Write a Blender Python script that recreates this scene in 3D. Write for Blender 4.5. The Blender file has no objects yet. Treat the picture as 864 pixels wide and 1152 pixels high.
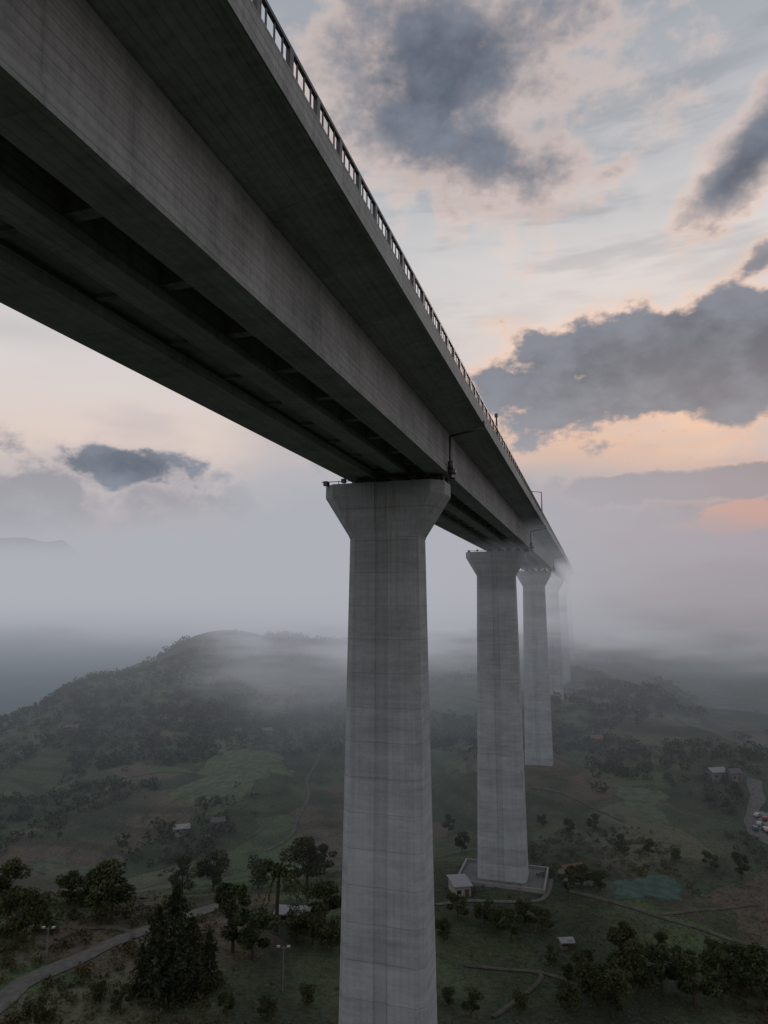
import bpy, math, random
import numpy as np
from mathutils import Vector, Matrix
random.seed(7); rng=np.random.default_rng(11)
scene=bpy.context.scene
COL=scene.collection
scene.view_settings.view_transform='Standard'
scene.view_settings.look='None'
scene.view_settings.exposure=0
YAW=math.radians(16.9)      # the viaduct runs 16.9 deg east of the valley axis (+Y)
def lin(r,g,b,a=1):
    f=lambda c:(c/255/12.92) if c/255<=0.04045 else ((c/255+0.055)/1.055)**2.4
    return (f(r),f(g),f(b),a)
# ------------------------------------------------------------ node helpers
class NT:
    def __init__(s,tree):
        s.t=tree; s.n=tree.nodes; s.l=tree.links; s.n.clear()
    def put(s,sock,v):
        if v is None: return
        if isinstance(v,bpy.types.NodeSocket): s.l.new(v,sock)
        else: sock.default_value=v
    def node(s,typ,**kw):
        nd=s.n.new(typ)
        for k,v in kw.items(): setattr(nd,k,v)
        return nd
    def m(s,op,a,b=None,c=None,clamp=False):
        nd=s.node('ShaderNodeMath',operation=op); nd.use_clamp=clamp
        s.put(nd.inputs[0],a); s.put(nd.inputs[1],b); s.put(nd.inputs[2],c)
        return nd.outputs[0]
    def ss(s,v,a,b,lo=0.0,hi=1.0,kind='SMOOTHSTEP'):
        nd=s.node('ShaderNodeMapRange',interpolation_type=kind)
        s.put(nd.inputs[0],v); nd.inputs[1].default_value=a; nd.inputs[2].default_value=b
        nd.inputs[3].default_value=lo; nd.inputs[4].default_value=hi
        return nd.outputs[0]
    def mix(s,f,a,b,blend='MIX'):
        nd=s.node('ShaderNodeMix',data_type='RGBA',blend_type=blend)
        s.put(nd.inputs[0],f); s.put(nd.inputs[6],a); s.put(nd.inputs[7],b)
        return nd.outputs[2]
    def noise(s,vec,scale,detail=4,rough=.55,dist=0):
        nd=s.node('ShaderNodeTexNoise'); s.put(nd.inputs['Vector'],vec)
        nd.inputs['Scale'].default_value=scale; nd.inputs['Detail'].default_value=detail
        nd.inputs['Roughness'].default_value=rough; nd.inputs['Distortion'].default_value=dist
        return nd.outputs[0]
    def sep(s,v):
        nd=s.node('ShaderNodeSeparateXYZ'); s.put(nd.inputs[0],v); return nd.outputs
    def comb(s,x,y,z):
        nd=s.node('ShaderNodeCombineXYZ'); s.put(nd.inputs[0],x); s.put(nd.inputs[1],y); s.put(nd.inputs[2],z); return nd.outputs[0]
    def mapping(s,v,scale):
        nd=s.node('ShaderNodeVectorMath',operation='MULTIPLY'); s.put(nd.inputs[0],v); nd.inputs[1].default_value=scale; return nd.outputs[0]
    def ramp(s,f,stops,interp='LINEAR'):
        nd=s.node('ShaderNodeValToRGB'); cr=nd.color_ramp; cr.interpolation=interp
        while len(cr.elements)>1: cr.elements.remove(cr.elements[-1])
        cr.elements[0].position=stops[0][0]; cr.elements[0].color=stops[0][1]
        for p,c in stops[1:]:
            e=cr.elements.new(p); e.color=c
        s.put(nd.inputs[0],f); return nd.outputs[0]
def material(name):
    m=bpy.data.materials.new(name); m.use_nodes=True
    return m,NT(m.node_tree)
def finish(nt,color,rough=.9,bump=None,bstr=.3,bdist=.05,metal=0,spec=.3):
    p=nt.node('ShaderNodeBsdfPrincipled'); nt.put(p.inputs['Base Color'],color)
    nt.put(p.inputs['Roughness'],rough); p.inputs['Metallic'].default_value=metal
    p.inputs['Specular IOR Level'].default_value=spec
    if bump is not None:
        b=nt.node('ShaderNodeBump'); b.inputs['Strength'].default_value=bstr; b.inputs['Distance'].default_value=bdist
        nt.put(b.inputs['Height'],bump); nt.l.new(b.outputs[0],p.inputs['Normal'])
    o=nt.node('ShaderNodeOutputMaterial'); nt.l.new(p.outputs[0],o.inputs[0])
def finish_diffuse(nt,color):
    p=nt.node('ShaderNodeBsdfDiffuse'); nt.put(p.inputs[0],color)
    o=nt.node('ShaderNodeOutputMaterial'); nt.l.new(p.outputs[0],o.inputs[0])
# ------------------------------------------------------------ world / sky
SUN_AZ=24; SUN_EL=12
w=bpy.data.worlds.new("World"); scene.world=w; w.use_nodes=True
nt=NT(w.node_tree)
tc=nt.node('ShaderNodeTexCoord').outputs['Generated']
x,y,z=nt.sep(tc)
az=nt.m('MULTIPLY',nt.m('ARCTAN2',x,y),57.2958)
el=nt.m('MULTIPLY',nt.m('ARCSINE',z),57.2958)
nv=nt.comb(x,y,nt.m('MULTIPLY',z,1.5))
nA=nt.noise(nv,4.2,6,.60)
nB=nt.noise(nv,14,4,.62)
nC=nt.noise(nt.comb(x,y,nt.m('MULTIPLY',z,3.2)),2.6,3,.6)
nD=nt.noise(nt.comb(x,y,nt.m('MULTIPLY',z,6)),3.4,4,.62)
a0=nt.m('SUBTRACT',nA,.5); b0=nt.m('SUBTRACT',nB,.5)
base=nt.ramp(nt.m('DIVIDE',el,90,clamp=True),[
 (0.0,lin(140,142,150)),(0.05,lin(168,169,177)),(0.10,lin(198,188,186)),(0.135,lin(220,203,194)),
 (0.20,lin(214,206,204)),(0.30,lin(202,202,204)),(0.40,lin(176,179,185)),(0.52,lin(153,159,168)),(0.72,lin(178,189,208)),(1,lin(188,199,218))])
hi_gate=nt.ss(el,9,24)
base=nt.mix(nt.m('MULTIPLY',nt.ss(nC,.46,.66,0,.55),hi_gate),base,lin(222,216,214))
base=nt.mix(nt.m('MULTIPLY',nt.ss(nD,.54,.38,0,.6),nt.ss(el,16,32)),base,lin(146,152,161))
def gauss(a0,e0,sa,se):
    da=nt.m('DIVIDE',nt.m('SUBTRACT',az,a0),sa); de=nt.m('DIVIDE',nt.m('SUBTRACT',el,e0),se)
    q=nt.m('ADD',nt.m('MULTIPLY',da,da),nt.m('MULTIPLY',de,de))
    return nt.m('EXPONENT',nt.m('MULTIPLY',q,-1))
streak=nt.ss(nD,.38,.62,.5,1)
base=nt.mix(nt.m('MULTIPLY',gauss(18,18,18,10),.45),base,lin(246,226,212))
base=nt.mix(nt.m('MULTIPLY',nt.m('MULTIPLY',gauss(17,11.5,18,4.8),streak),1.0),base,lin(255,198,150))
base=nt.mix(nt.m('MULTIPLY',gauss(-20,13,14,3.5),.25),base,lin(238,214,200))
base=nt.mix(nt.m('MULTIPLY',nt.ss(nC,.54,.38,0,.5),nt.ss(el,26,14)),base,lin(186,178,181))
edge=nt.m('ADD',el,nt.m('ADD',nt.m('MULTIPLY',a0,15),nt.m('MULTIPLY',b0,8)))
bank=nt.ss(edge,10.8,8.9)
bankcol=nt.mix(nt.ss(az,-5,20),lin(152,150,158),lin(138,121,126))
bankcol=nt.mix(nt.ss(nt.m('ADD',nC,nt.m('MULTIPLY',b0,.8)),.38,.62,0,.7),bankcol,lin(188,178,181))
bankcol=nt.mix(nt.ss(edge,8,2),bankcol,nt.mix(nt.ss(az,-5,25),lin(175,177,184),lin(162,144,148)))
sky=nt.mix(nt.m('MULTIPLY',bank,.93),base,bankcol)
def ell(a0,e0,ha,he,tilt=0,off=1.0):
    t=math.radians(tilt); dx=nt.m('SUBTRACT',az,a0); dy=nt.m('SUBTRACT',el,e0)
    X=nt.m('ADD',nt.m('MULTIPLY',dx,math.cos(t)/ha),nt.m('MULTIPLY',dy,math.sin(t)/ha))
    Y=nt.m('SUBTRACT',nt.m('MULTIPLY',dy,math.cos(t)/he),nt.m('MULTIPLY',dx,math.sin(t)/he))
    d=nt.m('SQRT',nt.m('ADD',nt.m('MULTIPLY',X,X),nt.m('MULTIPLY',Y,Y)))
    return nt.m('SUBTRACT',off,d)
fields=[ell(4,41,16,9,-12),ell(10,34.5,10,5.5,-20),ell(29.5,31,8,2.7,34,.85),ell(30,18.6,15,3.5,5,1.6),ell(15,17,5.5,2.2,0,1.1),
        ell(-20.5,11.0,5.5,1.6,-4,1.15),ell(31,24.8,4,1.4,12),ell(26,9.2,14,1.0,1,1.0),ell(-70,35,18,9,10),ell(120,30,22,8,0)]
f=fields[0]
for g in fields[1:]: f=nt.m('MAXIMUM',f,g)
f=nt.m('MAXIMUM',f,-1.1)
tot=nt.m('ADD',f,nt.m('ADD',nt.m('MULTIPLY',a0,3.9),nt.m('MULTIPLY',b0,2.0)))
soft=nt.ss(el,22,32)
rim=nt.ss(tot,-.5,.2)
core=nt.mix(soft,nt.ss(tot,-.12,.30),nt.ss(tot,-.25,1.0))
rimcol=nt.mix(nt.ss(el,14,36),nt.mix(nt.ss(az,-10,6),lin(200,187,187),lin(255,198,158)),lin(230,205,193))
sky=nt.mix(nt.m('MULTIPLY',rim,.62),sky,rimcol)
corecol=nt.mix(nt.ss(nt.m('ADD',nt.m('ADD',nB,nt.m('MULTIPLY',a0,.4)),nt.m('MULTIPLY',tot,-.16)),.22,.56),lin(80,91,107),lin(118,127,141))
corecol=nt.mix(nt.m('MULTIPLY',nt.ss(el,13,9),nt.ss(az,0,15)),corecol,lin(124,114,122))
sky=nt.mix(nt.m('MULTIPLY',core,.95),sky,corecol)
sky=nt.mix(nt.m('MULTIPLY',nt.ss(nt.m('ADD',ell(28.0,6.6,3.6,1.1,4),nt.m('MULTIPLY',b0,2.2)),-.05,.3),1.0),sky,lin(255,160,96))
sky=nt.mix(nt.ss(el,0,-4),sky,lin(74,80,84))
bg1=nt.node('ShaderNodeBackground'); nt.put(bg1.inputs[0],sky); bg1.inputs[1].default_value=1.0
st=nt.node('ShaderNodeTexSky'); st.sky_type='NISHITA'; st.sun_disc=False
st.sun_elevation=math.radians(SUN_EL); st.sun_rotation=math.radians(SUN_AZ); st.dust_density=2
bg2=nt.node('ShaderNodeBackground'); nt.put(bg2.inputs[0],st.outputs[0]); bg2.inputs[1].default_value=.0015
ad=nt.node('ShaderNodeAddShader'); nt.l.new(bg1.outputs[0],ad.inputs[0]); nt.l.new(bg2.outputs[0],ad.inputs[1])
wo=nt.node('ShaderNodeOutputWorld'); nt.l.new(ad.outputs[0],wo.inputs[0])
try:
    w.cycles.sampling_method='MANUAL'; w.cycles.sample_map_resolution=256
except Exception as ex: print(ex)
sd=bpy.data.lights.new('sun','SUN'); sd.energy=.6; sd.angle=math.radians(14); sd.color=(1,.88,.78)
so=bpy.data.objects.new('sun',sd); COL.objects.link(so)
a,e=math.radians(SUN_AZ),math.radians(SUN_EL+6)
dirv=Vector((math.sin(a)*math.cos(e),math.cos(a)*math.cos(e),math.sin(e)))
so.rotation_euler=dirv.to_track_quat('Z','Y').to_euler()
# ------------------------------------------------------------ camera
cd=bpy.data.cameras.new('camera'); cam=bpy.data.objects.new('camera',cd); COL.objects.link(cam)
cd.lens=24; cd.sensor_width=36; cd.clip_end=20000; cd.clip_start=.1
PITCH=math.radians(7.82)
cam.rotation_euler=(math.radians(90)+PITCH,0,0)
scene.camera=cam
# ------------------------------------------------------------ terrain
def vnoise(x,y,seed):
    xi=np.floor(x).astype(np.int64); yi=np.floor(y).astype(np.int64); fx=x-xi; fy=y-yi
    def h(a,b):
        n=(a*374761393+b*668265263+seed*1442695041)&0xffffffff
        n=((n^(n>>13))*1274126177)&0xffffffff
        return ((n^(n>>16))&0xffff)/65535.
    u=fx*fx*(3-2*fx); v=fy*fy*(3-2*fy)
    return (h(xi,yi)*(1-u)+h(xi+1,yi)*u)*(1-v)+(h(xi,yi+1)*(1-u)+h(xi+1,yi+1)*u)*v
RC=np.array([-6000,-1200,-600,-300,-200,-130,-100,-60,-30,0,20,45,80,130,200,350,700,1500,6000.])
ROWS={
-3000:[0,-20,-60,-50,-40,-40,-40,-40,-40,-40,-40,-40,-40,-40,-40,-40,-20,20,60],
0:[-60,-80,-80,-70,-60,-48,-46,-44,-43,-44,-46,-48,-49,-50,-52,-60,-60,-40,0],
60:[-60,-80,-80,-70,-58,-46,-44,-42,-42,-44,-46,-47,-48,-49,-52,-60,-60,-40,0],
90:[-60,-80,-85,-72,-60,-45,-42,-40,-41,-44,-46,-47,-48,-49,-54,-60,-60,-40,0],
108:[-60,-80,-85,-75,-62,-47,-44,-42,-43,-45,-46,-47,-48.5,-50,-56,-60,-60,-40,0],
125:[-60,-80,-85,-76,-66,-55,-53,-51,-49,-47,-46,-47,-49,-52,-57,-60,-60,-40,0],
155:[-60,-80,-88,-78,-68,-61,-59,-57,-55,-53,-51,-46,-48,-54,-58,-61,-60,-30,10],
190:[-60,-80,-90,-80,-67,-55,-52,-49,-49,-51,-48,-40,-41,-50,-62,-64,-55,-20,20],
257:[-60,-80,-92,-84,-68,-45,-39,-38,-40,-43,-43,-39,-37,-46,-62,-58,-38,0,30],
330:[-60,-80,-95,-90,-72,-36,-28,-29,-31,-33,-34,-33,-34,-42,-52,-38,-16,20,40],
410:[-60,-80,-95,-94,-80,-32,-20,-21,-22,-22,-22,-22,-24,-32,-34,-14,8,30,50],
520:[-60,-80,-95,-95,-92,-62,-44,-38,-34,-30,-26,-22,-16,-16,-10,10,28,50,60],
700:[-50,-70,-95,-95,-90,-78,-70,-62,-58,-50,-40,-30,-14,0,12,34,50,60,60],
1000:[-30,-40,-80,-80,-80,-75,-72,-70,-60,-50,-40,-30,-15,5,15,35,55,80,80],
1700:[0,0,0,0,0,0,0,0,0,0,0,0,0,10,20,30,60,80,80],
9000:[60]*19}
FC=np.array(sorted(ROWS)); GZ=np.array([ROWS[int(k)] for k in FC],float)
def H(r,f):
    r=np.atleast_1d(np.asarray(r,float)); f=np.atleast_1d(np.asarray(f,float))
    i=np.clip(np.searchsorted(RC,r)-1,0,len(RC)-2); j=np.clip(np.searchsorted(FC,f)-1,0,len(FC)-2)
    u=np.clip((r-RC[i])/(RC[i+1]-RC[i]),0,1); v=np.clip((f-FC[j])/(FC[j+1]-FC[j]),0,1)
    def cubic(p0,p1,p2,p3,t):
        m1=.5*(p2-p0)*.6; m2=.5*(p3-p1)*.6
        return (2*t**3-3*t**2+1)*p1+(t**3-2*t**2+t)*m1+(-2*t**3+3*t**2)*p2+(t**3-t**2)*m2
    def row(jj):
        jj=np.clip(jj,0,len(FC)-1); c=lambda k:GZ[jj,np.clip(k,0,len(RC)-1)]
        return cubic(c(i-1),c(i),c(i+1),c(i+2),u)
    zz=cubic(row(j-1),row(j),row(j+1),row(j+2),v)
    amp=np.clip((np.abs(f)-60)/250,.15,1)
    crest=1-.7*np.exp(-((r+60)/90)**2-((f-420)/110)**2)
    rid=1-2*np.abs(vnoise(r/60+3,f/95,8)-.5)
    gul=2*np.abs(vnoise((r+.35*f)/30,f/150,9)-.5)
    zz=zz+crest*amp*((vnoise(r/55,f/55,1)-.5)*8+(rid-.5)*10+(gul-.5)*8*np.clip((f-120)/100,0,1)*(f<900))+amp*(vnoise(r/21,f/21,2)-.5)*4.4+(vnoise(r/9,f/9,3)-.5)*.6
    g2=1-2*np.abs(vnoise((r-.5*f)/52+7,f/110,14)-.5)
    zz=zz+20*(g2-.6)*np.clip((f-215)/120,0,1)*np.clip((r-75)/70,0,1)
    zz=zz+4*np.exp(-((r+106)/40)**2-((f-400)/70)**2)
    zz=zz+(162+12*(vnoise(r/60,f/60,17)-.5))*np.exp(-(np.maximum(np.abs(r+930)-185,0)/60)**2-((f-1560)/160)**2)+ 14*(vnoise(r/140,f/140,5)-.5)*np.clip((f-600)/600,0,1)
    return zz
def grow(start,stop,s0,k):
    o=[start]; s=s0
    while o[-1]<stop: o.append(o[-1]+s); s*=k
    return o
fp=sorted(set([-6000,-4000,-2500,-1500,-900,-500,-300,-180,-100,-50,-20,0,20,40]+grow(50,260,1.6,1.0)+grow(262,9000,2.2,1.018)))
pos=grow(0,170,1.8,1.0)+[]; far=grow(pos[-1]+2.2,6000,2.4,1.03)
rp=sorted(set([-v for v in pos+far if v>0]+pos+far))
R,F=np.meshgrid(np.array(rp),np.array(fp)); Z=H(R.ravel(),F.ravel())
nr,nf=len(rp),len(fp)
def mesh_np(name,verts,faces,k,mat=None,smooth=False):
    me=bpy.data.meshes.new(name); verts=np.asarray(verts,np.float32); faces=np.asarray(faces,np.int32)
    me.vertices.add(len(verts)); me.vertices.foreach_set('co',verts.ravel())
    me.loops.add(faces.size); me.loops.foreach_set('vertex_index',faces.ravel())
    me.polygons.add(len(faces)); me.polygons.foreach_set('loop_start',np.arange(0,faces.size,k,dtype=np.int32))
    me.polygons.foreach_set('loop_total',np.full(len(faces),k,np.int32))
    me.polygons.foreach_set('use_smooth',np.full(len(faces),smooth))
    me.update(calc_edges=True)
    if mat: me.materials.append(mat)
    return me
ids=np.arange(nr*nf).reshape(nf,nr)
quads=np.stack([ids[:-1,:-1],ids[:-1,1:],ids[1:,1:],ids[1:,:-1]],-1).reshape(-1,4)
gm,nt=material('hillside_ground')
P=nt.node('ShaderNodeTexCoord').outputs['Object']
nz=nt.node('ShaderNodeTexNoise'); nt.put(nz.inputs['Vector'],P); nz.inputs['Scale'].default_value=.05; nz.inputs['Detail'].default_value=4
va=nt.node('ShaderNodeVectorMath',operation='MULTIPLY_ADD'); nt.l.new(nz.outputs['Color'],va.inputs[0]); va.inputs[1].default_value=(16,16,3); nt.put(va.inputs[2],P)
px,py_,pz=nt.sep(va.outputs[0])
fl=nt.comb(nt.m('MULTIPLY_ADD',px,.034,nt.m('MULTIPLY',py_,.012)),nt.m('MULTIPLY_ADD',py_,.022,nt.m('MULTIPLY',px,-.014)),0.0)
vor=nt.node('ShaderNodeTexVoronoi',distance='CHEBYCHEV'); nt.put(vor.inputs['Vector'],fl); vor.inputs['Scale'].default_value=1.15
cellv=nt.sep(vor.outputs['Color'])[0]
field=nt.ramp(cellv,[(0,(.072,.088,.052,1)),(.2,(.084,.112,.056,1)),(.36,(.120,.118,.078,1)),(.5,(.062,.078,.047,1)),(.66,(.118,.093,.072,1)),(.78,(.078,.110,.056,1)),(.9,(.056,.069,.044,1))],'CONSTANT')
n1=nt.noise(P,.022,4,.6); n2=nt.noise(P,.16,6,.68); n3=nt.noise(P,1.8,3,.7)
c=nt.mix(nt.ss(n1,.38,.50),(.052,.063,.042,1),field)
c=nt.mix(nt.ss(n2,.50,.66,0,.5),c,(.100,.098,.066,1))
c=nt.mix(nt.ss(n2,.47,.33,0,.7),c,(.036,.046,.031,1))
tw=nt.m('SINE',nt.m('MULTIPLY',pz,2.4)); 
c=nt.mix(nt.ss(tw,.3,.9,0,.5),c,(.036,.044,.030,1))
c=nt.mix(nt.ss(n3,.42,.60,0,.6),c,nt.mix(1.0,c,(.5,.52,.5,1),'MULTIPLY'))
finish(nt,c,.95,n3,.8,.4,spec=.1)
ground=bpy.data.objects.new('terrain',mesh_np('terrain',np.stack([R.ravel(),F.ravel(),Z],-1),quads,4,gm,True)); COL.objects.link(ground)
ground['kind']='structure'; ground['label']='green and brown farmed valley hillsides with hedges'; ground['category']='terrain'
def ray(px,py):
    u=px-432; v=576-py; c,s=math.cos(PITCH),math.sin(PITCH)
    return u, 768*c-v*s, v*c+768*s
def site(px,py,fmin=60):  # takes image pixel coordinates
    """hillside position where the camera ray through an image pixel meets the ground"""
    u,h,zz=ray(px,py); ff=np.arange(fmin,1500,.5); g=H(ff*u/h,ff); hit=np.nonzero(ff*zz/h<=g)[0]
    f0=ff[hit[0]] if len(hit) else 500.
    return f0*u/h,f0
def hz(r,f): return float(H(r,f)[0])
# ------------------------------------------------------------ generic mesh builder
class MB:
    def __init__(s): s.v=[]; s.f=[]
    def box(s,x0,x1,y0,y1,z0,z1):
        b=len(s.v); s.v+=[(x0,y0,z0),(x1,y0,z0),(x1,y1,z0),(x0,y1,z0),(x0,y0,z1),(x1,y0,z1),(x1,y1,z1),(x0,y1,z1)]
        s.f+=[tuple(b+i for i in q) for q in ((3,2,1,0),(4,5,6,7),(0,1,5,4),(1,2,6,5),(2,3,7,6),(3,0,4,7))]
    def loops(s,rings,cap=True,closed=False):
        b=len(s.v); n=len(rings[0])
        for r in rings: s.v+=list(r)
        m=len(rings)
        for k in range(m if closed else m-1):
            for i in range(n):
                j=(i+1)%n; k2=(k+1)%m; s.f.append((b+k*n+i,b+k*n+j,b+k2*n+j,b+k2*n+i))
        if cap and not closed:
            s.f.append(tuple(b+i for i in reversed(range(n)))); s.f.append(tuple(b+(m-1)*n+i for i in range(n)))
    def tube(s,p0,p1,r0,r1,n=8):
        p0=Vector(p0);p1=Vector(p1); d=(p1-p0).normalized(); a=d.orthogonal().normalized(); c=d.cross(a)
        s.loops([[tuple(p+(a*math.cos(t)+c*math.sin(t))*r) for t in [2*math.pi*i/n for i in range(n)]] for p,r in ((p0,r0),(p1,r1))])
    def mesh(s,name,mat,smooth=False):
        me=bpy.data.meshes.new(name); me.from_pydata(s.v,[],s.f); me.materials.append(mat)
        if smooth: me.polygons.foreach_set('use_smooth',[True]*len(me.polygons))
        me.update(); return me
def add(name,me,parent=None,loc=(0,0,0),rot=0,**props):
    o=bpy.data.objects.new(name,me); COL.objects.link(o); o.location=loc; o.rotation_euler=(0,0,rot)
    if parent: o.parent=parent
    for k,v in props.items(): o[k]=v
    return o
# ------------------------------------------------------------ concrete
def concrete(name,tone,mode):
    m,nt=material(name); P=nt.node('ShaderNodeTexCoord').outputs['Object']
    x,y,z=nt.sep(P)
    big=nt.noise(P,.4,3,.6); fine=nt.noise(P,4,4,.75)
    if mode=='pier':
        lift=nt.m('FLOOR',nt.m('DIVIDE',z,2.5))
        wn=nt.node('ShaderNodeTexWhiteNoise',noise_dimensions='1D'); nt.put(wn.inputs['W'],lift)
        lines=nt.m('FRACT',nt.m('DIVIDE',z,2.5)); joint=nt.ss(nt.m('ABSOLUTE',nt.m('SUBTRACT',lines,.5)),.485,.495,0,.9)
        bandn=nt.noise(nt.mapping(P,(.16,.16,1.5)),1.5,4,.65)
        streak=nt.noise(nt.mapping(P,(2.6,2.6,.05)),1.2,4,.65)
        v=nt.m('ADD',nt.m('MULTIPLY',wn.outputs[0],.09),nt.m('MULTIPLY',bandn,.38))
        boards=nt.m('FRACT',nt.m('DIVIDE',nt.m('ADD',x,y),.5)); bj=nt.ss(nt.m('ABSOLUTE',nt.m('SUBTRACT',boards,.5)),.45,.5)
        joint=nt.m('MAXIMUM',joint,nt.m('MULTIPLY',bj,.6)); lo_,hi_=.36,.94
        fk=.24; sk=.27
    else:
        bandn=nt.noise(nt.mapping(P,(1,.05,1.8)),2.6,4,.7)
        streak=nt.noise(nt.mapping(P,(.6,1.8,.12)),1.2,4,.65)
        seg=nt.m('FLOOR',nt.m('DIVIDE',y,5.0))
        wn=nt.node('ShaderNodeTexWhiteNoise',noise_dimensions='1D'); nt.put(wn.inputs['W'],seg)
        fr=nt.m('FRACT',nt.m('DIVIDE',y,5.0)); joint=nt.ss(nt.m('ABSOLUTE',nt.m('SUBTRACT',fr,.5)),.488,.497,0,.45)
        fz=nt.m('FRACT',nt.m('DIVIDE',nt.m('ADD',z,nt.m('MULTIPLY',x,.9)),.32)); bj=nt.ss(nt.m('ABSOLUTE',nt.m('SUBTRACT',fz,.5)),.40,.5)
        joint=nt.m('MAXIMUM',joint,nt.m('MULTIPLY',bj,.8))
        v=nt.m('ADD',nt.m('MULTIPLY',wn.outputs[0],.07),nt.m('MULTIPLY',bandn,.44)); lo_,hi_=.54,.98
        fk=.36; sk=.42
    v=nt.m('ADD',v,nt.m('MULTIPLY',streak,sk)); v=nt.m('ADD',v,nt.m('MULTIPLY',big,.30)); v=nt.m('ADD',v,nt.m('MULTIPLY',fine,fk))
    t=nt.ss(v,lo_,hi_,0,1,'LINEAR')
    cool=(1.18,1.31,1.40) if mode=='pier' else (1.24,1.31,1.34)
    lo=tuple(tone*k for k in (.38,.415,.43))+(1,); hi=tuple(tone*k for k in cool)+(1,)
    c=nt.mix(t,lo,hi)
    c=nt.mix(nt.m('MULTIPLY',joint,.5),c,nt.mix(1.0,c,(.42,.42,.42,1),'MULTIPLY'))
    rust=nt.m('MULTIPLY',nt.ss(streak,.56,.70),.3)
    if mode=='pier':
        rust=nt.m('MULTIPLY',nt.ss(streak,.50,.66),nt.ss(z,-10,6,.04,.5))
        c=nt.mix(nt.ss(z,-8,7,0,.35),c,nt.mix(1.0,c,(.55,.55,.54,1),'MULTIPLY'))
        strip=nt.ss(nt.m('ABSOLUTE',x),.55,.45,0,.22)
        c=nt.mix(strip,c,nt.mix(1.0,c,(.55,.56,.58,1),'MULTIPLY'))
    c=nt.mix(rust,c,(tone*.44,tone*.37,tone*.30,1))
    finish(nt,c,.85,nt.m('SUBTRACT',nt.m('MULTIPLY',fine,.4),joint),.5,.03,spec=.25)
    return m
M_pier=concrete('pier_concrete',.42,'pier'); M_deck=concrete('girder_concrete',.30,'deck')
def flat(name,col,rough=.6,metal=0,ns=3,amt=.35):
    m,nt=material(name); P=nt.node('ShaderNodeTexCoord').outputs['Object']
    n=nt.noise(P,ns,3,.6); c=nt.mix(nt.ss(n,.35,.65,0,amt),tuple(col)+(1,),tuple(k*.5 for k in col)+(1,))
    finish(nt,c,rough,None,.2,.02,metal); return m
M_steel=flat('dark_galvanised_steel',(.10,.10,.105),.5,.6); M_rubber=flat('bearing_steel',(.05,.04,.035),.7)
M_asph=flat('asphalt',(.055,.055,.057),.9)
# ------------------------------------------------------------ viaduct
root=add('concrete_viaduct',None,rot=-YAW,label='long grey concrete motorway viaduct on tall tapered piers',category='bridge')
Y0,Y1=-60,640
def extr(profile,y0,y1,step=20):
    mb=MB(); ys=[y0+(y1-y0)*i/max(1,int((y1-y0)/step)) for i in range(max(1,int((y1-y0)/step))+1)]
    mb.loops([[(px,yy,pz) for px,pz in profile] for yy in ys]); 
    return mb
XR,XL=-7.65,-21.3
slab=[(XR,14.0),(XR,14.75),(XR-.5,14.75),(XR-.5,14.5),(XL+.5,14.5),(XL+.5,14.75),(XL,14.75),(XL,14.0),(-18.4,13.55),(-10.3,13.55)]
add('deck_slab',extr(slab,Y0,Y1).mesh('deck_slab',M_deck),root)
for s0,s1 in ((XR-.06,XR+.12),(XL-.12,XL+.06)):
    add('edge_beam',extr([(s0,13.86),(s1,13.86),(s1,14.9),(s0,14.9)],Y0,Y1).mesh('edge_beam',M_deck),root)
gp=[(-10.2,10.0),(-10.2,10.45),(-10.32,10.6),(-10.42,13.6),(-11.25,13.6),(-11.3,10.6),(-11.75,10.42),(-11.75,10.0)]
gmid=[(-13.4,10.15),(-13.4,10.5),(-13.6,10.7),(-13.6,13.6),(-14.3,13.6),(-14.3,10.7),(-14.6,10.5),(-14.6,10.15)]
gl=[(-18.5,10.0),(-18.5,10.45),(-18.38,10.6),(-18.3,13.6),(-16.6,13.6),(-16.6,10.8),(-16.1,10.45),(-16.1,10.0)]
for p in (gp,gmid,gl):
    add('girder',extr(p,Y0,Y1).mesh('girder',M_deck),root)
add('soffit_slab',extr([(-14.45,10.75),(-16.3,10.75),(-16.3,11.0),(-14.45,11.0)],Y0,Y1).mesh('soffit_slab',M_deck),root)
cb=MB(); cb.box(-13.58,-11.32,-.22,.22,10.68,13.58); cbm=cb.mesh('cross_beam',M_deck)
cb=MB(); cb.box(-16.2,-14.5,-.15,.15,10.6,10.9); cbm2=cb.mesh('cross_beam',M_deck)
yy=-12
while yy<180:
    add('cross_beam',cbm,root,(0,yy,0)); add('cross_beam',cbm2,root,(0,yy,0)); yy+=4.4
road=extr([(XR-.55,14.504),(XR-.55,14.512),(XL+.55,14.512),(XL+.55,14.504)],Y0,Y1)
add('road_surface',road.mesh('road_surface',M_asph),root)
def railing(xc):
    mb=MB(); yy=-50.
    mb.box(xc-.06,xc+.06,Y0,520,15.72,15.84); mb.box(xc-.05,xc+.05,Y0,520,14.88,15.0)
    while yy<520:
        mb.box(xc-.07,xc+.07,yy-.12,yy+.12,14.9,15.76)
        if yy<190:
            for k in (1,2,3): mb.box(xc-.02,xc+.02,yy+k*.5-.03,yy+k*.5+.03,14.98,15.74)
        yy+=2.0
    return mb.mesh('railing',M_steel)
add('railing',railing(XR-.02),root); add('railing',railing(XL+.02),root)
def section(W,D,z,ch=.5):
    w,d=W/2,D/2; g=.45; gd=.10
    return [(-w+ch,-d,z),(-g-.08,-d,z),(-g,-d+gd,z),(g,-d+gd,z),(g+.08,-d,z),(w-ch,-d,z),(w,-d+ch,z),(w,d-ch,z),(w-ch,d,z),
            (g+.08,d,z),(g,d-gd,z),(-g,d-gd,z),(-g-.08,d,z),(-w+ch,d,z),(-w,d-ch,z),(-w,-d+ch,z)]
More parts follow.
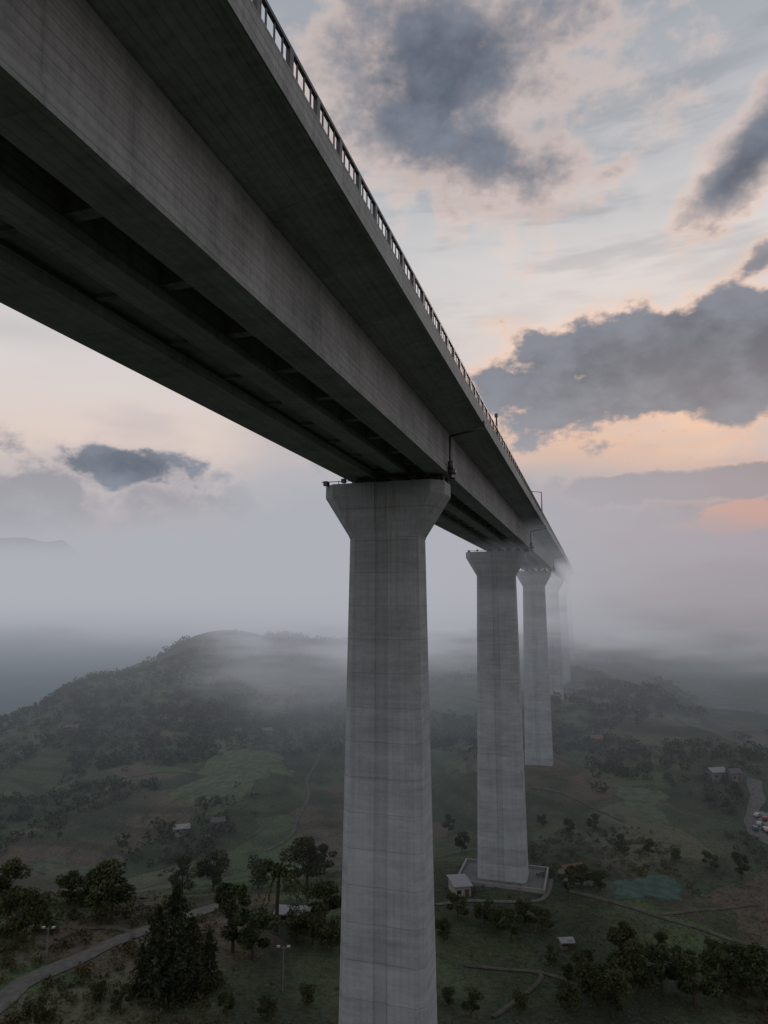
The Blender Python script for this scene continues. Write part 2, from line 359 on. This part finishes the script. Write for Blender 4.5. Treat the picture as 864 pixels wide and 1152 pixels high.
piers=[(51.6,-15.35,5.5,3.5,9.7,-46),(122.6,-16.3,6.6,3.8,10.4,None),(193.6,-15.5,5.8,3.8,9.4,None),(264.6,-15.0,5.4,3.6,9.1,None),
       (335.6,-14.6,5.2,3.6,9.1,None),(406.6,-14.35,5.2,3.6,9.1,None)]
def b2w(X,Y): return math.cos(YAW)*X+math.sin(YAW)*Y, -math.sin(YAW)*X+math.cos(YAW)*Y
bm=MB(); bm.box(-.38,.38,-.35,.35,9.5,9.78); bm.box(-.28,.28,-.27,.27,9.78,10.16); bmesh_=bm.mesh('bearing',M_rubber)
for Yp,Xp,W,D,CW,zb in piers:
    r,f_=b2w(Xp,Yp); g0=hz(r,f_)-3.5
    pe=add('pier',None,root,(Xp,Yp,0),label='tall tapered concrete pier with flared head')
    zt=5.2; hgt=zt-g0
    rings=[]
    for i in range(13):
        t=i/12; zz=g0+hgt*t; k=(1-t)
        rings.append(section(W+.030*hgt*k,D+.018*hgt*k,zz,.58))
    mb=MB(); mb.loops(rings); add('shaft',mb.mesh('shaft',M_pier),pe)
    mb=MB(); rs=[]
    for zz,wk,dk,ch in ((5.2,.015,.06,.58),(5.35,.03,.08,.58),(8.5,1,.6,.9),(9.42,1,.6,.9),(9.5,.99,.56,.9)):
        rs.append(section(W+.004+(CW-W)*wk,D+.004+dk,zz,ch))
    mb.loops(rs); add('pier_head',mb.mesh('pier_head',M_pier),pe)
    if Yp<300:
        for bx in (-10.95,-12.4,-14.0,-15.6,-17.3):
            for dy in (-.9,.9): add('bearing',bmesh_,pe,(bx-Xp,dy,0))
    mb=MB(); mb.box(-17.0,-11.0,Yp-.7,Yp+.7,10.35,13.58); add('diaphragm',mb.mesh('diaphragm',M_deck),root)
for k,(Yp,Xp) in enumerate(((51.6,-15.4),(122.6,-16.3),(193.6,-15.5))):
    mb=MB(); y0=Yp-1.2
    mb.tube((-10.02,y0,9.6),(-10.02,y0,12.9),.09,.09); mb.tube((-10.02,y0,12.9),(-7.4,y0,13.35),.09,.09); mb.tube((-7.4,y0,13.3),(-7.4,y0,13.9),.09,.09)
    mb.box(-10.16,-9.8,y0-.3,y0+.25,10.3,10.9); mb.box(-10.1,-9.55,y0-.55,y0-.1,9.85,10.2)
    mb.tube((-10.02,y0,9.6),(-9.6,y0-.5,9.5),.07,.07)
    add('drain_pipe',mb.mesh('drain_pipe',M_steel,True),root)
    mb=MB(); 
    for q in range(9):
        xx=Xp-4.6+q*1.15; mb.tube((xx,Yp-1.86,9.45),(xx,Yp-1.86,9.45+.28+.22*random.random()),.035,.035,6)
    mb.tube((Xp-4.9,Yp-1.86,9.72),(Xp+4.5,Yp-1.86,9.70),.03,.03,6); mb.box(Xp-4.75,Xp-4.4,Yp-1.9,Yp-1.4,9.45,9.8)
    mb.box(Xp-3.2,Xp-2.9,Yp-2.0,Yp-1.6,9.6,9.9); mb.box(Xp+1.2,Xp+1.7,Yp-1.95,Yp-1.5,9.5,9.8)
    add('service_rail',mb.mesh('service_rail',M_steel),root)
# low walled platform round the foot of the second pier
wx,wy=b2w(-16.3,122.6); gz=max(hz(wx+a,wy+b) for a in (-7,0,7) for b in (-5,0,5))
mb=MB(); rr_=[]
for sx,sy in ((-1,-1),(1,-1),(1,1),(-1,1)):
    rr_.append([(sx*7.2,sy*5.0,-2.5),(sx*7.2,sy*5.0,.55),(sx*6.9,sy*4.7,.55),(sx*6.9,sy*4.7,-2.5)])
mb.loops(rr_,closed=True)
M_plinth=flat('pale_platform_concrete',(.24,.24,.235),.9,ns=.8)
pl=add('retaining_wall',None,None,(wx,wy,gz),-YAW,label='low pale concrete retaining wall around the pier foot',category='wall')
add('wall',mb.mesh('wall',M_plinth),pl)
mb=MB(); mb.box(-6.88,6.88,-4.68,4.68,-2.4,.12); add('platform',mb.mesh('platform',flat('gravel_fill',(.13,.128,.12),.95,ns=2)),pl)
M_lampglass=flat('lamp_glass',(.30,.30,.28),.3)
for i,(Yl,hh,arm) in enumerate(((60,1.9,0),(117,4.2,-1.4))):
    wx,wy=b2w(XR-.02,Yl)
    o=add('bridge_lamp',None,None,(wx,wy,14.9),-YAW,label='slim grey road lamp on the viaduct edge' if arm else 'short grey marker post on the viaduct railing',category='street lamp',group='lamps along the viaduct edge')
    mb=MB(); mb.tube((0,0,0),(0,0,hh),.11,.07); mb.box(-.18,.18,-.18,.18,0,.12)
    if arm: mb.tube((0,0,hh-.05),(arm,0,hh+.15),.06,.045)
    add('pole',mb.mesh('pole',M_steel,False),o)
    mb=MB()
    if arm: mb.box(arm-.7,arm+.05,-.16,.16,hh+.06,hh+.2)
    else: mb.box(-.14,.14,-.14,.14,hh,hh+.3)
    add('lamp_head',mb.mesh('lamp_head',M_lampglass if arm else M_steel),o)
# ------------------------------------------------------------ roads and paths
M_road=flat('worn_road_surface',(.115,.11,.102),.95,ns=1.2,amt=.6); M_dirt=flat('dirt_track',(.085,.078,.064),.95,ns=.8,amt=.8)
ROADPTS=[]
def ribbon(name,pts,wid,mat,lab,lift=.22):
    P=[Vector((a,b)) for a,b in pts]; out=[]
    for i in range(len(P)-1):
        p0=P[max(i-1,0)];p1=P[i];p2=P[i+1];p3=P[min(i+2,len(P)-1)]; n=max(2,int((p2-p1).length/1.2))
        for k in range(n):
            t=k/n; out.append(.5*((2*p1)+(p2-p0)*t+(2*p0-5*p1+4*p2-p3)*t*t+(3*p1-p0-3*p2+p3)*t**3))
    out.append(P[-1]); V=[];Fc=[]
    if wid<2: out=[p+Vector((math.sin(i*.31)*.7+math.sin(i*.11)*.9,math.cos(i*.23)*.6)) for i,p in enumerate(out)]
    for i,p in enumerate(out):
        ROADPTS.append((p.x,p.y,wid/2))
        t=(out[min(i+1,len(out)-1)]-out[max(i-1,0)]).normalized(); nn=Vector((-t.y,t.x))
        zc=hz(p.x,p.y)
        for s in (-1,-.5,0,.5,1):
            q=p+nn*s*wid/2*(1+.14*math.sin(i*.9+s)+.1*math.sin(i*.37)); V.append((q.x,q.y,max(hz(q.x,q.y),zc-.3)+lift-(.12 if abs(s)==1 else 0)))
    for i in range(len(out)-1):
        for k in range(4): a=i*5+k; Fc.append((a,a+1,a+6,a+5))
    me=bpy.data.meshes.new(name); me.from_pydata(V,[],Fc); me.materials.append(mat); me.update()
    add(name,me,kind='structure',label=lab,category='road')
S=site
ribbon('road',[S(-40,1160),S(0,1130),S(22,1110),S(60,1092),S(100,1074),S(140,1057),S(180,1042),S(215,1030),S(245,1020)],2.5,M_road,'narrow grey lane winding over the grassy knoll')
ribbon('path',[S(60,1062),S(80,1050),S(105,1046),S(135,1050),S(140,1057)],1.0,M_dirt,'short dirt path joining the lane')
ribbon('path',[S(490,1020),S(520,1016),S(560,1015),S(608,1010),S(616,990)],.9,M_road,'pale service path around the pier foot')
ribbon('path',[S(555,1150),S(575,1125),S(600,1096),S(560,1090),S(520,1085)],.6,M_dirt,'dirt footpath zigzagging down the slope')
ribbon('path',[S(600,1096),S(630,1108),S(650,1120)],.5,M_dirt,'dirt footpath zigzagging down the slope')
ribbon('road',[S(640,1005),S(690,1018),S(740,1032),S(790,1046),S(830,1060),S(880,1072)],1.3,M_dirt,'pale farm track crossing the valley fields')
ribbon('road',[S(740,1032),S(790,1022),S(850,1018)],.8,M_dirt,'pale farm track crossing the valley fields')
ribbon('road',[S(848,878),S(852,900),S(846,918),S(852,938),S(880,955)],3.0,M_road,'valley road curving past the car park')
ribbon('road',[S(45,970),S(90,985),S(130,1003),S(165,1012)],1.5,M_dirt,'valley lane between fields')
ribbon('road',[S(600,888),S(640,898),S(680,915),S(700,925)],.8,M_dirt,'track on the spur below the viaduct')
ribbon('road',[S(300,960),S(330,930),S(345,890),S(360,850)],.9,M_dirt,'track climbing the hillside')
ribbon('road',[S(120,880),S(190,868),S(250,872),S(330,860)],.9,M_dirt,'terrace track crossing the hillside')
def field(name,pts,col,lab,lift=.18):
    c=[S(*p) for p in pts]; V=[];Fc=[];n=22
    cx=sum(p[0] for p in c)/4; cy=sum(p[1] for p in c)/4
    for i in range(n+1):
        for j in range(n+1):
            u,v=i/n,j/n
            a=[c[0][k]*(1-u)+c[1][k]*u for k in (0,1)]; b=[c[3][k]*(1-u)+c[2][k]*u for k in (0,1)]
            q=[a[k]*(1-v)+b[k]*v for k in (0,1)]
            e=1+.22*(math.sin(3*math.atan2(q[1]-cy,q[0]-cx)+col[0]*90)+.6*math.sin(7*math.atan2(q[1]-cy,q[0]-cx)))*max(abs(2*u-1),abs(2*v-1))**2
            q=[cx+(q[0]-cx)*e,cy+(q[1]-cy)*e]
            edge_=max(abs(2*u-1),abs(2*v-1))
            V.append((q[0],q[1],hz(*q)+lift-(.35 if edge_>.97 else 0)+.16*random.uniform(-1,1)*(edge_>.8)))
            if i%3==0 and j%3==0: ROADPTS.append((q[0],q[1],.6))
    for i in range(n):
        for j in range(n): s=i*(n+1)+j; Fc.append((s,s+1,s+n+2,s+n+1))
    me=bpy.data.meshes.new(name); me.from_pydata(V,[],Fc); me.materials.append(flat(name+'_soil',col,.95,ns=.5,amt=.8)); me.update()
    add(name,me,kind='structure',label=lab,category='field')
field('field',[(690,1014),(782,1010),(762,988),(696,990)],(.050,.095,.075),'blue green cultivated plot in the valley')
field('field',[(20,975),(80,1000),(120,985),(60,965)],(.085,.098,.058),'pale green plot beside the lane')
field('field',[(190,900),(290,905),(330,850),(250,838)],(.080,.108,.056),'smooth green meadow on the hillside')
field('field',[(690,900),(750,925),(745,890),(700,880)],(.080,.104,.057),'green meadow on the valley side')
field('car_park',[(844,938),(875,942),(880,922),(850,914)],(.20,.20,.20),'pale grey car park beside the valley road')
RP=np.array(ROADPTS)
# ------------------------------------------------------------ vegetation
def leafmat(name,a,b):
    m,nt=material(name); P=nt.node('ShaderNodeTexCoord').outputs['Object']
    oi=nt.node('ShaderNodeObjectInfo').outputs['Random']
    n=nt.noise(P,.45,2,.6)
    c=nt.mix(nt.ss(n,.35,.65),a+(1,),b+(1,))
    c=nt.mix(nt.m('MULTIPLY',oi,.5),c,(.056,.050,.024,1)); finish_diffuse(nt,c); return m
M_leaf=leafmat('broad_leaves',(.026,.039,.020),(.078,.092,.043)); M_dark=leafmat('dark_needles',(.021,.030,.019),(.046,.058,.033))
M_far=leafmat('woodland_foliage',(.032,.042,.028),(.062,.072,.043)); M_bark=flat('bark',(.06,.048,.036),.95)
M_shrub=leafmat('shrub_foliage',(.050,.062,.030),(.112,.098,.056)); M_grass=leafmat('grass_blades',(.085,.110,.048),(.135,.132,.072))
def leaves(C,S,aspect=.6):
    n=len(C); a=rng.normal(size=(n,3)); a/=np.linalg.norm(a,axis=1)[:,None]; b=np.cross(a,rng.normal(size=(n,3))); b/=np.linalg.norm(b,axis=1)[:,None]
    a=a*S[:,None]; b=b*(S*aspect)[:,None]
    v=np.stack([C-a,C-b*.9,C+a,C+b],1).reshape(-1,3); return v,np.arange(4*n).reshape(-1,4)
def crown_points(h,rad,n,kind):
    pts=[]
    if kind=='broad':
        k=rng.integers(11,16); cl=[]
        for _ in range(k):
            t=rng.uniform(0,2*math.pi); q=rng.uniform(0,1)**.5*rad*.75; zc=h*rng.uniform(.26,.90); q*=1.15-abs(zc/h-.55)*1.3
            cl.append((q*math.cos(t),q*math.sin(t),zc,rad*rng.uniform(.22,.45)))
        for cx,cy,cz,cr in cl:
            m=n//k; d=rng.normal(size=(m,3)); d/=np.linalg.norm(d,axis=1)[:,None]; rr=cr*rng.uniform(.35,1.12,m)**.6
            pts.append(np.array([cx,cy,cz])+d*rr[:,None]*np.array([1,1,.72]))
        return np.concatenate(pts),cl
    if kind=='conifer':
        t=rng.uniform(0,1,n)**1.3; zc=h*(.04+.96*t); tier=.72+.28*np.abs(np.sin(t*17)); rr=rad*(1-t)**.6*tier*rng.uniform(.25,1.15,n)**.5
        th=rng.uniform(0,2*math.pi,n); lump=1+.4*np.sin(th*3+t*9)+.25*np.sin(th*5-t*21)
        return np.stack([rr*lump*np.cos(th),rr*lump*np.sin(th),zc-rr*.15],-1),[]
def tree_meshes(h,rad,kind,n,ls):
    pts,cl=crown_points(h,rad,n,kind); v,q=leaves(pts,rng.uniform(.6,1.3,len(pts))*ls)
    crown=mesh_np('crown',v,q,4,M_dark if kind=='conifer' else M_leaf)
    mb=MB()
    if kind=='broad':
        mb.tube((0,0,-.8),(.1*rad*.3,.05,h*.35),h*.03,h*.02); mb.tube((.03*rad,.05,h*.35),(0,.1,h*.72),h*.02,h*.008)
        for cx,cy,cz,cr in cl: mb.tube((.03*rad,.05,h*rng.uniform(.25,.4)),(cx,cy,cz),h*.012,h*.004,6)
    else: 
        mb.tube((0,0,-.8),(0,0,h*.95),h*.02,h*.004)
        for q_ in range(10):
            t=.1+q_*.08; th=q_*2.4; rr=rad*(1-t)**.75*.8; mb.tube((0,0,h*t),(rr*math.cos(th),rr*math.sin(th),h*t-.2),.06,.02,5)
    return mb.mesh('trunk',M_bark),crown
VAR=[tree_meshes(9,3.6,'broad',2700,.26),tree_meshes(8,3.9,'broad',2700,.26),tree_meshes(10,3.3,'broad',2700,.26),tree_meshes(6.5,3.2,'broad',2000,.24),
     tree_meshes(11,2.5,'conifer',3300,.23),tree_meshes(9,2.3,'conifer',2800,.22)]
def palm():
    mb=MB(); h=6.0; mb.tube((0,0,-.8),(.25,.1,h),.24,.16)
    P=[];S_=[]
    for k in range(24):
        th=k*2.4; L=rng.uniform(2.6,3.4); up=rng.uniform(-.1,1.2)
        for s in np.linspace(.08,1,30):
            zc=h+up*L*s-1.9*s*s*L*.6; P.append((.25+L*s*math.cos(th)+rng.normal()*.07,.1+L*s*math.sin(th)+rng.normal()*.07,zc)); S_.append(.36*(1.1-s*.6))
    v,q=leaves(np.array(P),np.array(S_),.4); return mb.mesh('trunk',M_bark),mesh_np('crown',v,q,4,M_leaf)
VAR.append(palm())
NAMES=['broadleaf_tree']*4+['conifer_tree']*2+['palm_tree']
LAB=['dark green broadleaf tree with rounded uneven crown','spreading broadleaf tree on the grassy slope','tall narrow broadleaf tree with open crown','low bushy broadleaf tree among shrubs',
     'tall dark conifer with dense drooping branches','slender dark conifer on the knoll','small palm tree with drooping fronds']
CATS=['tree']*6+['palm tree']
def put_tree(vi,r,f,sc):
    tm,cm=VAR[vi]; o=add(NAMES[vi],None,None,(r,f,hz(r,f)),random.uniform(0,6.28),label=LAB[vi],category=CATS[vi],group='trees on the slopes below the viaduct')
    o.scale=(sc*random.uniform(.9,1.15),sc*random.uniform(.9,1.15),sc)
    add('trunk',tm,o); add('crown',cm,o)
near=[(0,18,1068,.9),(1,40,1048,.6),(0,125,1036,.95),(2,108,1034,.7),(4,174,1120,.95),(4,194,1126,1.25),(5,214,1122,1.05),(5,158,1120,.65),(5,234,1112,.75),(2,262,1072,.9),(0,284,1080,.75),
 (6,310,1048,1.2),(3,332,1058,.6),(3,352,1062,.7),(1,365,1040,.7),(3,40,1158,.6),(3,372,1072,.6),
 (3,112,1128,.4),(1,135,1140,.4),(3,345,1132,.4),(0,255,1145,.4),(3,300,1152,.45),
 (3,505,1132,.35),(1,620,1086,.35),(3,640,1104,.4),(0,530,1145,.4),(3,585,1142,.4),(1,700,1060,.35),(3,745,1068,.4),(3,800,1078,.45),
 (2,700,1105,.9),(0,720,1128,1.1),(1,745,1120,1.0),(3,672,1130,1.0),(1,782,1135,1.05),(2,655,1110,.6),(0,812,1128,.9),(3,770,1100,.7),(1,846,1120,.9),(3,830,1095,.7),(2,860,1140,1.1),(0,690,1145,.9),(3,640,1140,.7),
 (3,560,1050,.5),(3,590,1042,.5),(1,610,1050,.5),(3,545,1040,.45),(2,640,1010,.5),(1,655,1000,.5),(3,675,1002,.5),(1,515,1035,.4),(3,500,1060,.45),(2,575,1060,.45),
 (1,700,960,.6),(0,730,965,.6),(3,760,970,.6),(1,800,980,.6),(2,835,990,.7),(0,640,940,.6),(1,668,935,.6),(3,610,930,.6),(0,520,960,.6),(2,505,940,.6),
 (0,345,1000,.8),(3,290,1000,.6),(0,240,1003,.65),(1,205,1005,.55),(2,365,985,.7),(3,80,1018,.65),(0,5,1020,.7),(1,100,1020,.6)]
for vi,px,py,sc in near:
    r,f=site(px,py); put_tree(vi,r,f,(sc*f/90*.95 if f<130 else sc*.85)*(.8 if px>600 else 1))
def in_corridor(r,f):
    X=math.cos(YAW)*r-math.sin(YAW)*f; return (X>-26)&(X<-3)
def clear_of_roads(r,f,pad):
    ok=np.ones(len(r),bool)
    for s in range(0,len(r),1000):
        d=np.hypot(r[s:s+1000,None]-RP[None,:,0],f[s:s+1000,None]-RP[None,:,1])-RP[None,:,2]
        ok[s:s+1000]=d.min(1)>pad
    return ok
def wood(name,n,fr,rr,thr,nl,hmin,hmax,mat,lab,seed,keepc=False,pad=1.5,rn=.08,over=4):
    f=rng.uniform(0,1,n*over)**.8*(fr[1]-fr[0])+fr[0]; r=rng.uniform(-1,1,n*over)*rr*np.clip(f/fr[1],.35,1)
    d=vnoise(r/48,f/48,seed)*(.62-rn/2)+vnoise(r/16,f/16,seed+1)*(.38-rn/2)+rng.uniform(0,rn,len(r)); k=d>thr
    if not keepc: k&=~(in_corridor(r,f)&(f<210))
    r=r[k]; f=f[k]; ok=clear_of_roads(r,f,pad); r=r[ok][:n]; f=f[ok][:n]; z=H(r,f); m=len(r); h=rng.uniform(0,1,m)**1.6*(hmax-hmin)+hmin
    C=np.repeat(np.stack([r,f,z],-1),nl,0); hh=np.repeat(h,nl)
    dd=rng.normal(size=(m*nl,3)); dd/=np.linalg.norm(dd,axis=1)[:,None]; q=rng.uniform(.3,1,m*nl)**.5
    asp=np.repeat(rng.uniform(.4,.8,m),nl)
    C=C+dd*q[:,None]*np.stack([hh*asp,hh*asp,hh*.40],-1)+np.stack([0*hh,0*hh,hh*.36],-1)
    v,qd=leaves(C,hh*rng.uniform(.07,.14,m*nl)*(60/nl)**.4,.75)
    o=add(name,mesh_np(name,v,qd,4,mat),kind='stuff',label=lab,category='woodland'); return o
wood('hillside_woodland',9000,(150,620),430,.56,26,1.2,4.4,M_far,'dense dark woodland patches covering the misty hillsides',21,over=5)
wood('valley_hedge_trees',1300,(118,260),190,.60,54,.9,3.2,M_far,'scattered hedgerow trees on the valley floor',31,rn=.04)
wood('shrub_cover',2200,(68,150),110,.52,40,.4,1.5,M_shrub,'low brown and green shrubs on the near slopes',41,True,.8)
wood('rough_grass',14000,(66,135),95,.26,8,.15,.5,M_grass,'rough tufted grass on the near slopes',51,True,.3,.3)
# ------------------------------------------------------------ buildings
M_wall=flat('white_render',(.30,.29,.28),.9); M_wall2=flat('grey_render',(.16,.155,.15),.9)
M_tile=flat('clay_tiles',(.17,.08,.06),.9); M_metal=flat('pale_metal_roof',(.22,.22,.23),.5,.2); M_glass=flat('window_glass',(.03,.035,.04),.15); M_door=flat('door_wood',(.09,.06,.04),.7)
M_slate=flat('grey_roof',(.09,.09,.095),.8)
def house(px,py,L,W,Hh,rise,rot,mw,mr,name,lab,dx=0):
    r,f=site(px,py); g=hz(r,f); L*=.55; W*=.55; Hh*=.62; rise*=.7
    o=add(name,None,None,(r,f,g),rot,label=lab,category='house')
    mb=MB(); l,w=L/2,W/2; b=0
    mb.v=[(-l,-w,-2),(l,-w,-2),(l,w,-2),(-l,w,-2),(-l,-w,Hh),(l,-w,Hh),(l,w,Hh),(-l,w,Hh),(-l,0,Hh+rise),(l,0,Hh+rise)]
    mb.f=[(0,1,5,4),(2,3,7,6),(1,2,6,9,5),(3,0,4,8,7),(4,5,9,8),(6,7,8,9),(3,2,1,0)]
    add('wall',mb.mesh('wall',mw),o)
    mb=MB(); e=.3
    for s in (-1,1):
        sl=rise/w; y1=s*(w+e); z1=Hh-e*sl
        q=[(-l-e,0,Hh+rise+.03),(l+e,0,Hh+rise+.03),(l+e,y1,z1+.03),(-l-e,y1,z1+.03)]
        mb.loops([[(a,b_,c_) for a,b_,c_ in q],[(a,b_,c_+.14) for a,b_,c_ in q]])
    add('roof',mb.mesh('roof',mr),o)
    n=max(2,int(L/1.9))
    for k in range(n):
        xx=-l+L*(k+.5)/n
        if k==n//2:
            mb=MB(); mb.box(xx-.35,xx+.35,-w-.05,-w+.02,0,1.2); add('door',mb.mesh('door',M_door),o)
        else:
            mb=MB(); mb.box(xx-.35,xx+.35,-w-.04,-w+.02,.55,1.1); add('window',mb.mesh('window',M_glass),o)
for a in [(204,938,6,4.5,2.2,.8,.3,M_wall,M_metal,'farm_shed','white farm shed with pale metal roof in the fields'),
 (242,985,8,6,4,1.6,-.2,M_wall2,M_slate,'farmhouse','grey farmhouse beside the valley trees'),
 (517,1004,4.6,8.0,2.6,.2,.15,M_wall,M_metal,'site_hut','low pale flat roofed building beside the pier foot'),
 (644,992,6.5,5,3.0,1.2,.35,M_wall,M_tile,'cottage','white cottage with red clay tile roof'),
 (637,1068,2.6,2.0,1.6,.3,.1,M_wall2,M_metal,'garden_shed','small pale shed in the bushes'),
 (330,1036,8.0,4.5,2.0,.4,-.1,M_wall2,M_metal,'barn','low grey barn with pale metal roof on the knoll'),
 (806,876,7,5,3,1.0,.2,M_wall2,M_metal,'warehouse','pale roofed warehouse beside the valley road'),
 (826,878,5,4,3,1.0,.2,M_wall2,M_slate,'roadside_house','grey roofed house beside the valley road'),
 (671,838,6,5,3,1.0,.1,M_wall2,M_tile,'cottage','small cottage on the misty spur'),
 (80,824,8,6,3,1.0,.3,M_wall2,M_slate,'farmhouse','small farmhouse on the misty hillside'),
 (245,932,5,4,2.6,.8,.3,M_wall2,M_slate,'farm_shed','small grey shed on the hillside'),
 (300,828,6,5,3,1.0,.3,M_wall2,M_slate,'farmhouse','small farmhouse on the misty hillside')]:
    house(*a)
M_pole=flat('pole_grey',(.16,.16,.16),.6)
for px,py,hh in ((318,1118,4.8),(52,1085,3.8)):
    r,f=site(px,py); o=add('street_lamp',None,None,(r,f,hz(r,f)),label='grey post top lamp on the grassy knoll',category='street lamp',group='lamps on the knoll')
    mb=MB(); mb.tube((0,0,-.5),(0,0,hh),.08,.05); mb.tube((0,0,hh-.2),(-.5,0,hh),.04,.03); mb.tube((0,0,hh-.2),(.5,0,hh),.04,.03)
    add('pole',mb.mesh('pole',M_pole),o)
    for s0,s1 in ((-.75,-.4),(.4,.75)):
        mb=MB(); mb.box(s0,s1,-.15,.15,hh-.05,hh+.1); add('lamp_head',mb.mesh('lamp_head',M_lampglass),o)
def car_meshes(col):
    M=flat('car_paint',col,.35,.2,amt=.1); body=MB()
    prof=[(-2.1,.35),(2.1,.35),(2.15,.75),(1.95,.9),(1.0,1.0),(.35,1.42),(-1.1,1.45),(-1.75,1.0),(-2.1,.92)]
    body.loops([[(a,-.82,b) for a,b in prof],[(a*.99,-.86,b) for a,b in prof],[(a*.99,.86,b) for a,b in prof],[(a,.82,b) for a,b in prof]])
    wnd=MB(); wnd.loops([[(a,s,b) for a,b in ((.85,1.02),(.3,1.37),(-1.05,1.39),(-1.6,1.02))] for s in (-.875,.875)])
    wh=MB(); wh.tube((0,-.1,0),(0,.1,0),.33,.33,14)
    return body.mesh('body',M),wnd.mesh('window',M_glass),wh.mesh('wheel',M_rubber)
for i,(px,py,col,cn) in enumerate(((853,920,(.3,.3,.3),'white'),(855,930,(.25,.25,.26),'silver'),(861,924,(.12,.02,.02),'red'),(850,935,(.04,.05,.07),'dark blue'),(861,936,(.3,.3,.3),'white'))):
    r,f=site(px,py); o=add('parked_car',None,None,(r,f,hz(r,f)+.2),.6+.2*i,label=cn+' car parked beside the valley road',category='car',group='cars parked beside the valley road')
    o.scale=(.55,.55,.55)
    b,wn,wh=car_meshes(col); add('body',b,o); add('window',wn,o)
    for sx in (-1.3,1.3):
        for sy in (-.8,.8): add('wheel',wh,o,(sx,sy,.33))
# ------------------------------------------------------------ fog volume
fm=bpy.data.materials.new('self_lit_valley_fog'); fm.use_nodes=True; nt=NT(fm.node_tree)
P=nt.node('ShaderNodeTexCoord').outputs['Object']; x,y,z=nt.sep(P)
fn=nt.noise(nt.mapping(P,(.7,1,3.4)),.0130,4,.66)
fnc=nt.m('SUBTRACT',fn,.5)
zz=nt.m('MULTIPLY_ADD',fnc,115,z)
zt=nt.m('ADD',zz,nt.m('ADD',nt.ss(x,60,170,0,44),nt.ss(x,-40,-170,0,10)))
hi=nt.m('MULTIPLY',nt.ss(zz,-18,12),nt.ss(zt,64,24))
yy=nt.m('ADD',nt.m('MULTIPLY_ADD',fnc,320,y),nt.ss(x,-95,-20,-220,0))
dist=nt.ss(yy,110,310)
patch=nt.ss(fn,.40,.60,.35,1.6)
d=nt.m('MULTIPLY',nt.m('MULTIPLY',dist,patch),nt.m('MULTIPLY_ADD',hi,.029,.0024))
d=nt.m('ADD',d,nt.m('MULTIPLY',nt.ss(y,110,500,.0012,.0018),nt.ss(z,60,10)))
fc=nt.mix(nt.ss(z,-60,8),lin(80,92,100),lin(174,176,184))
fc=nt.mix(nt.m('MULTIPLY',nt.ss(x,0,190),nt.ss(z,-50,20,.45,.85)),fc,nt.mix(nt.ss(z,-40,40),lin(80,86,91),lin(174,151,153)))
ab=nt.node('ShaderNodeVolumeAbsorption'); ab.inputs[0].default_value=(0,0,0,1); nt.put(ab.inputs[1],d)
em=nt.node('ShaderNodeEmission'); nt.put(em.inputs[0],fc); nt.put(em.inputs[1],d)  # fog emits its own tint, standing in for scattered sky light
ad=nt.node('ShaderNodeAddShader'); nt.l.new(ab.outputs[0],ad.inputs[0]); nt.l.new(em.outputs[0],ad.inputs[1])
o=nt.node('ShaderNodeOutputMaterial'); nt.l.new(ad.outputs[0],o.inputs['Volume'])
try: fm.cycles.volume_step_rate=.22
except Exception as ex: print(ex)
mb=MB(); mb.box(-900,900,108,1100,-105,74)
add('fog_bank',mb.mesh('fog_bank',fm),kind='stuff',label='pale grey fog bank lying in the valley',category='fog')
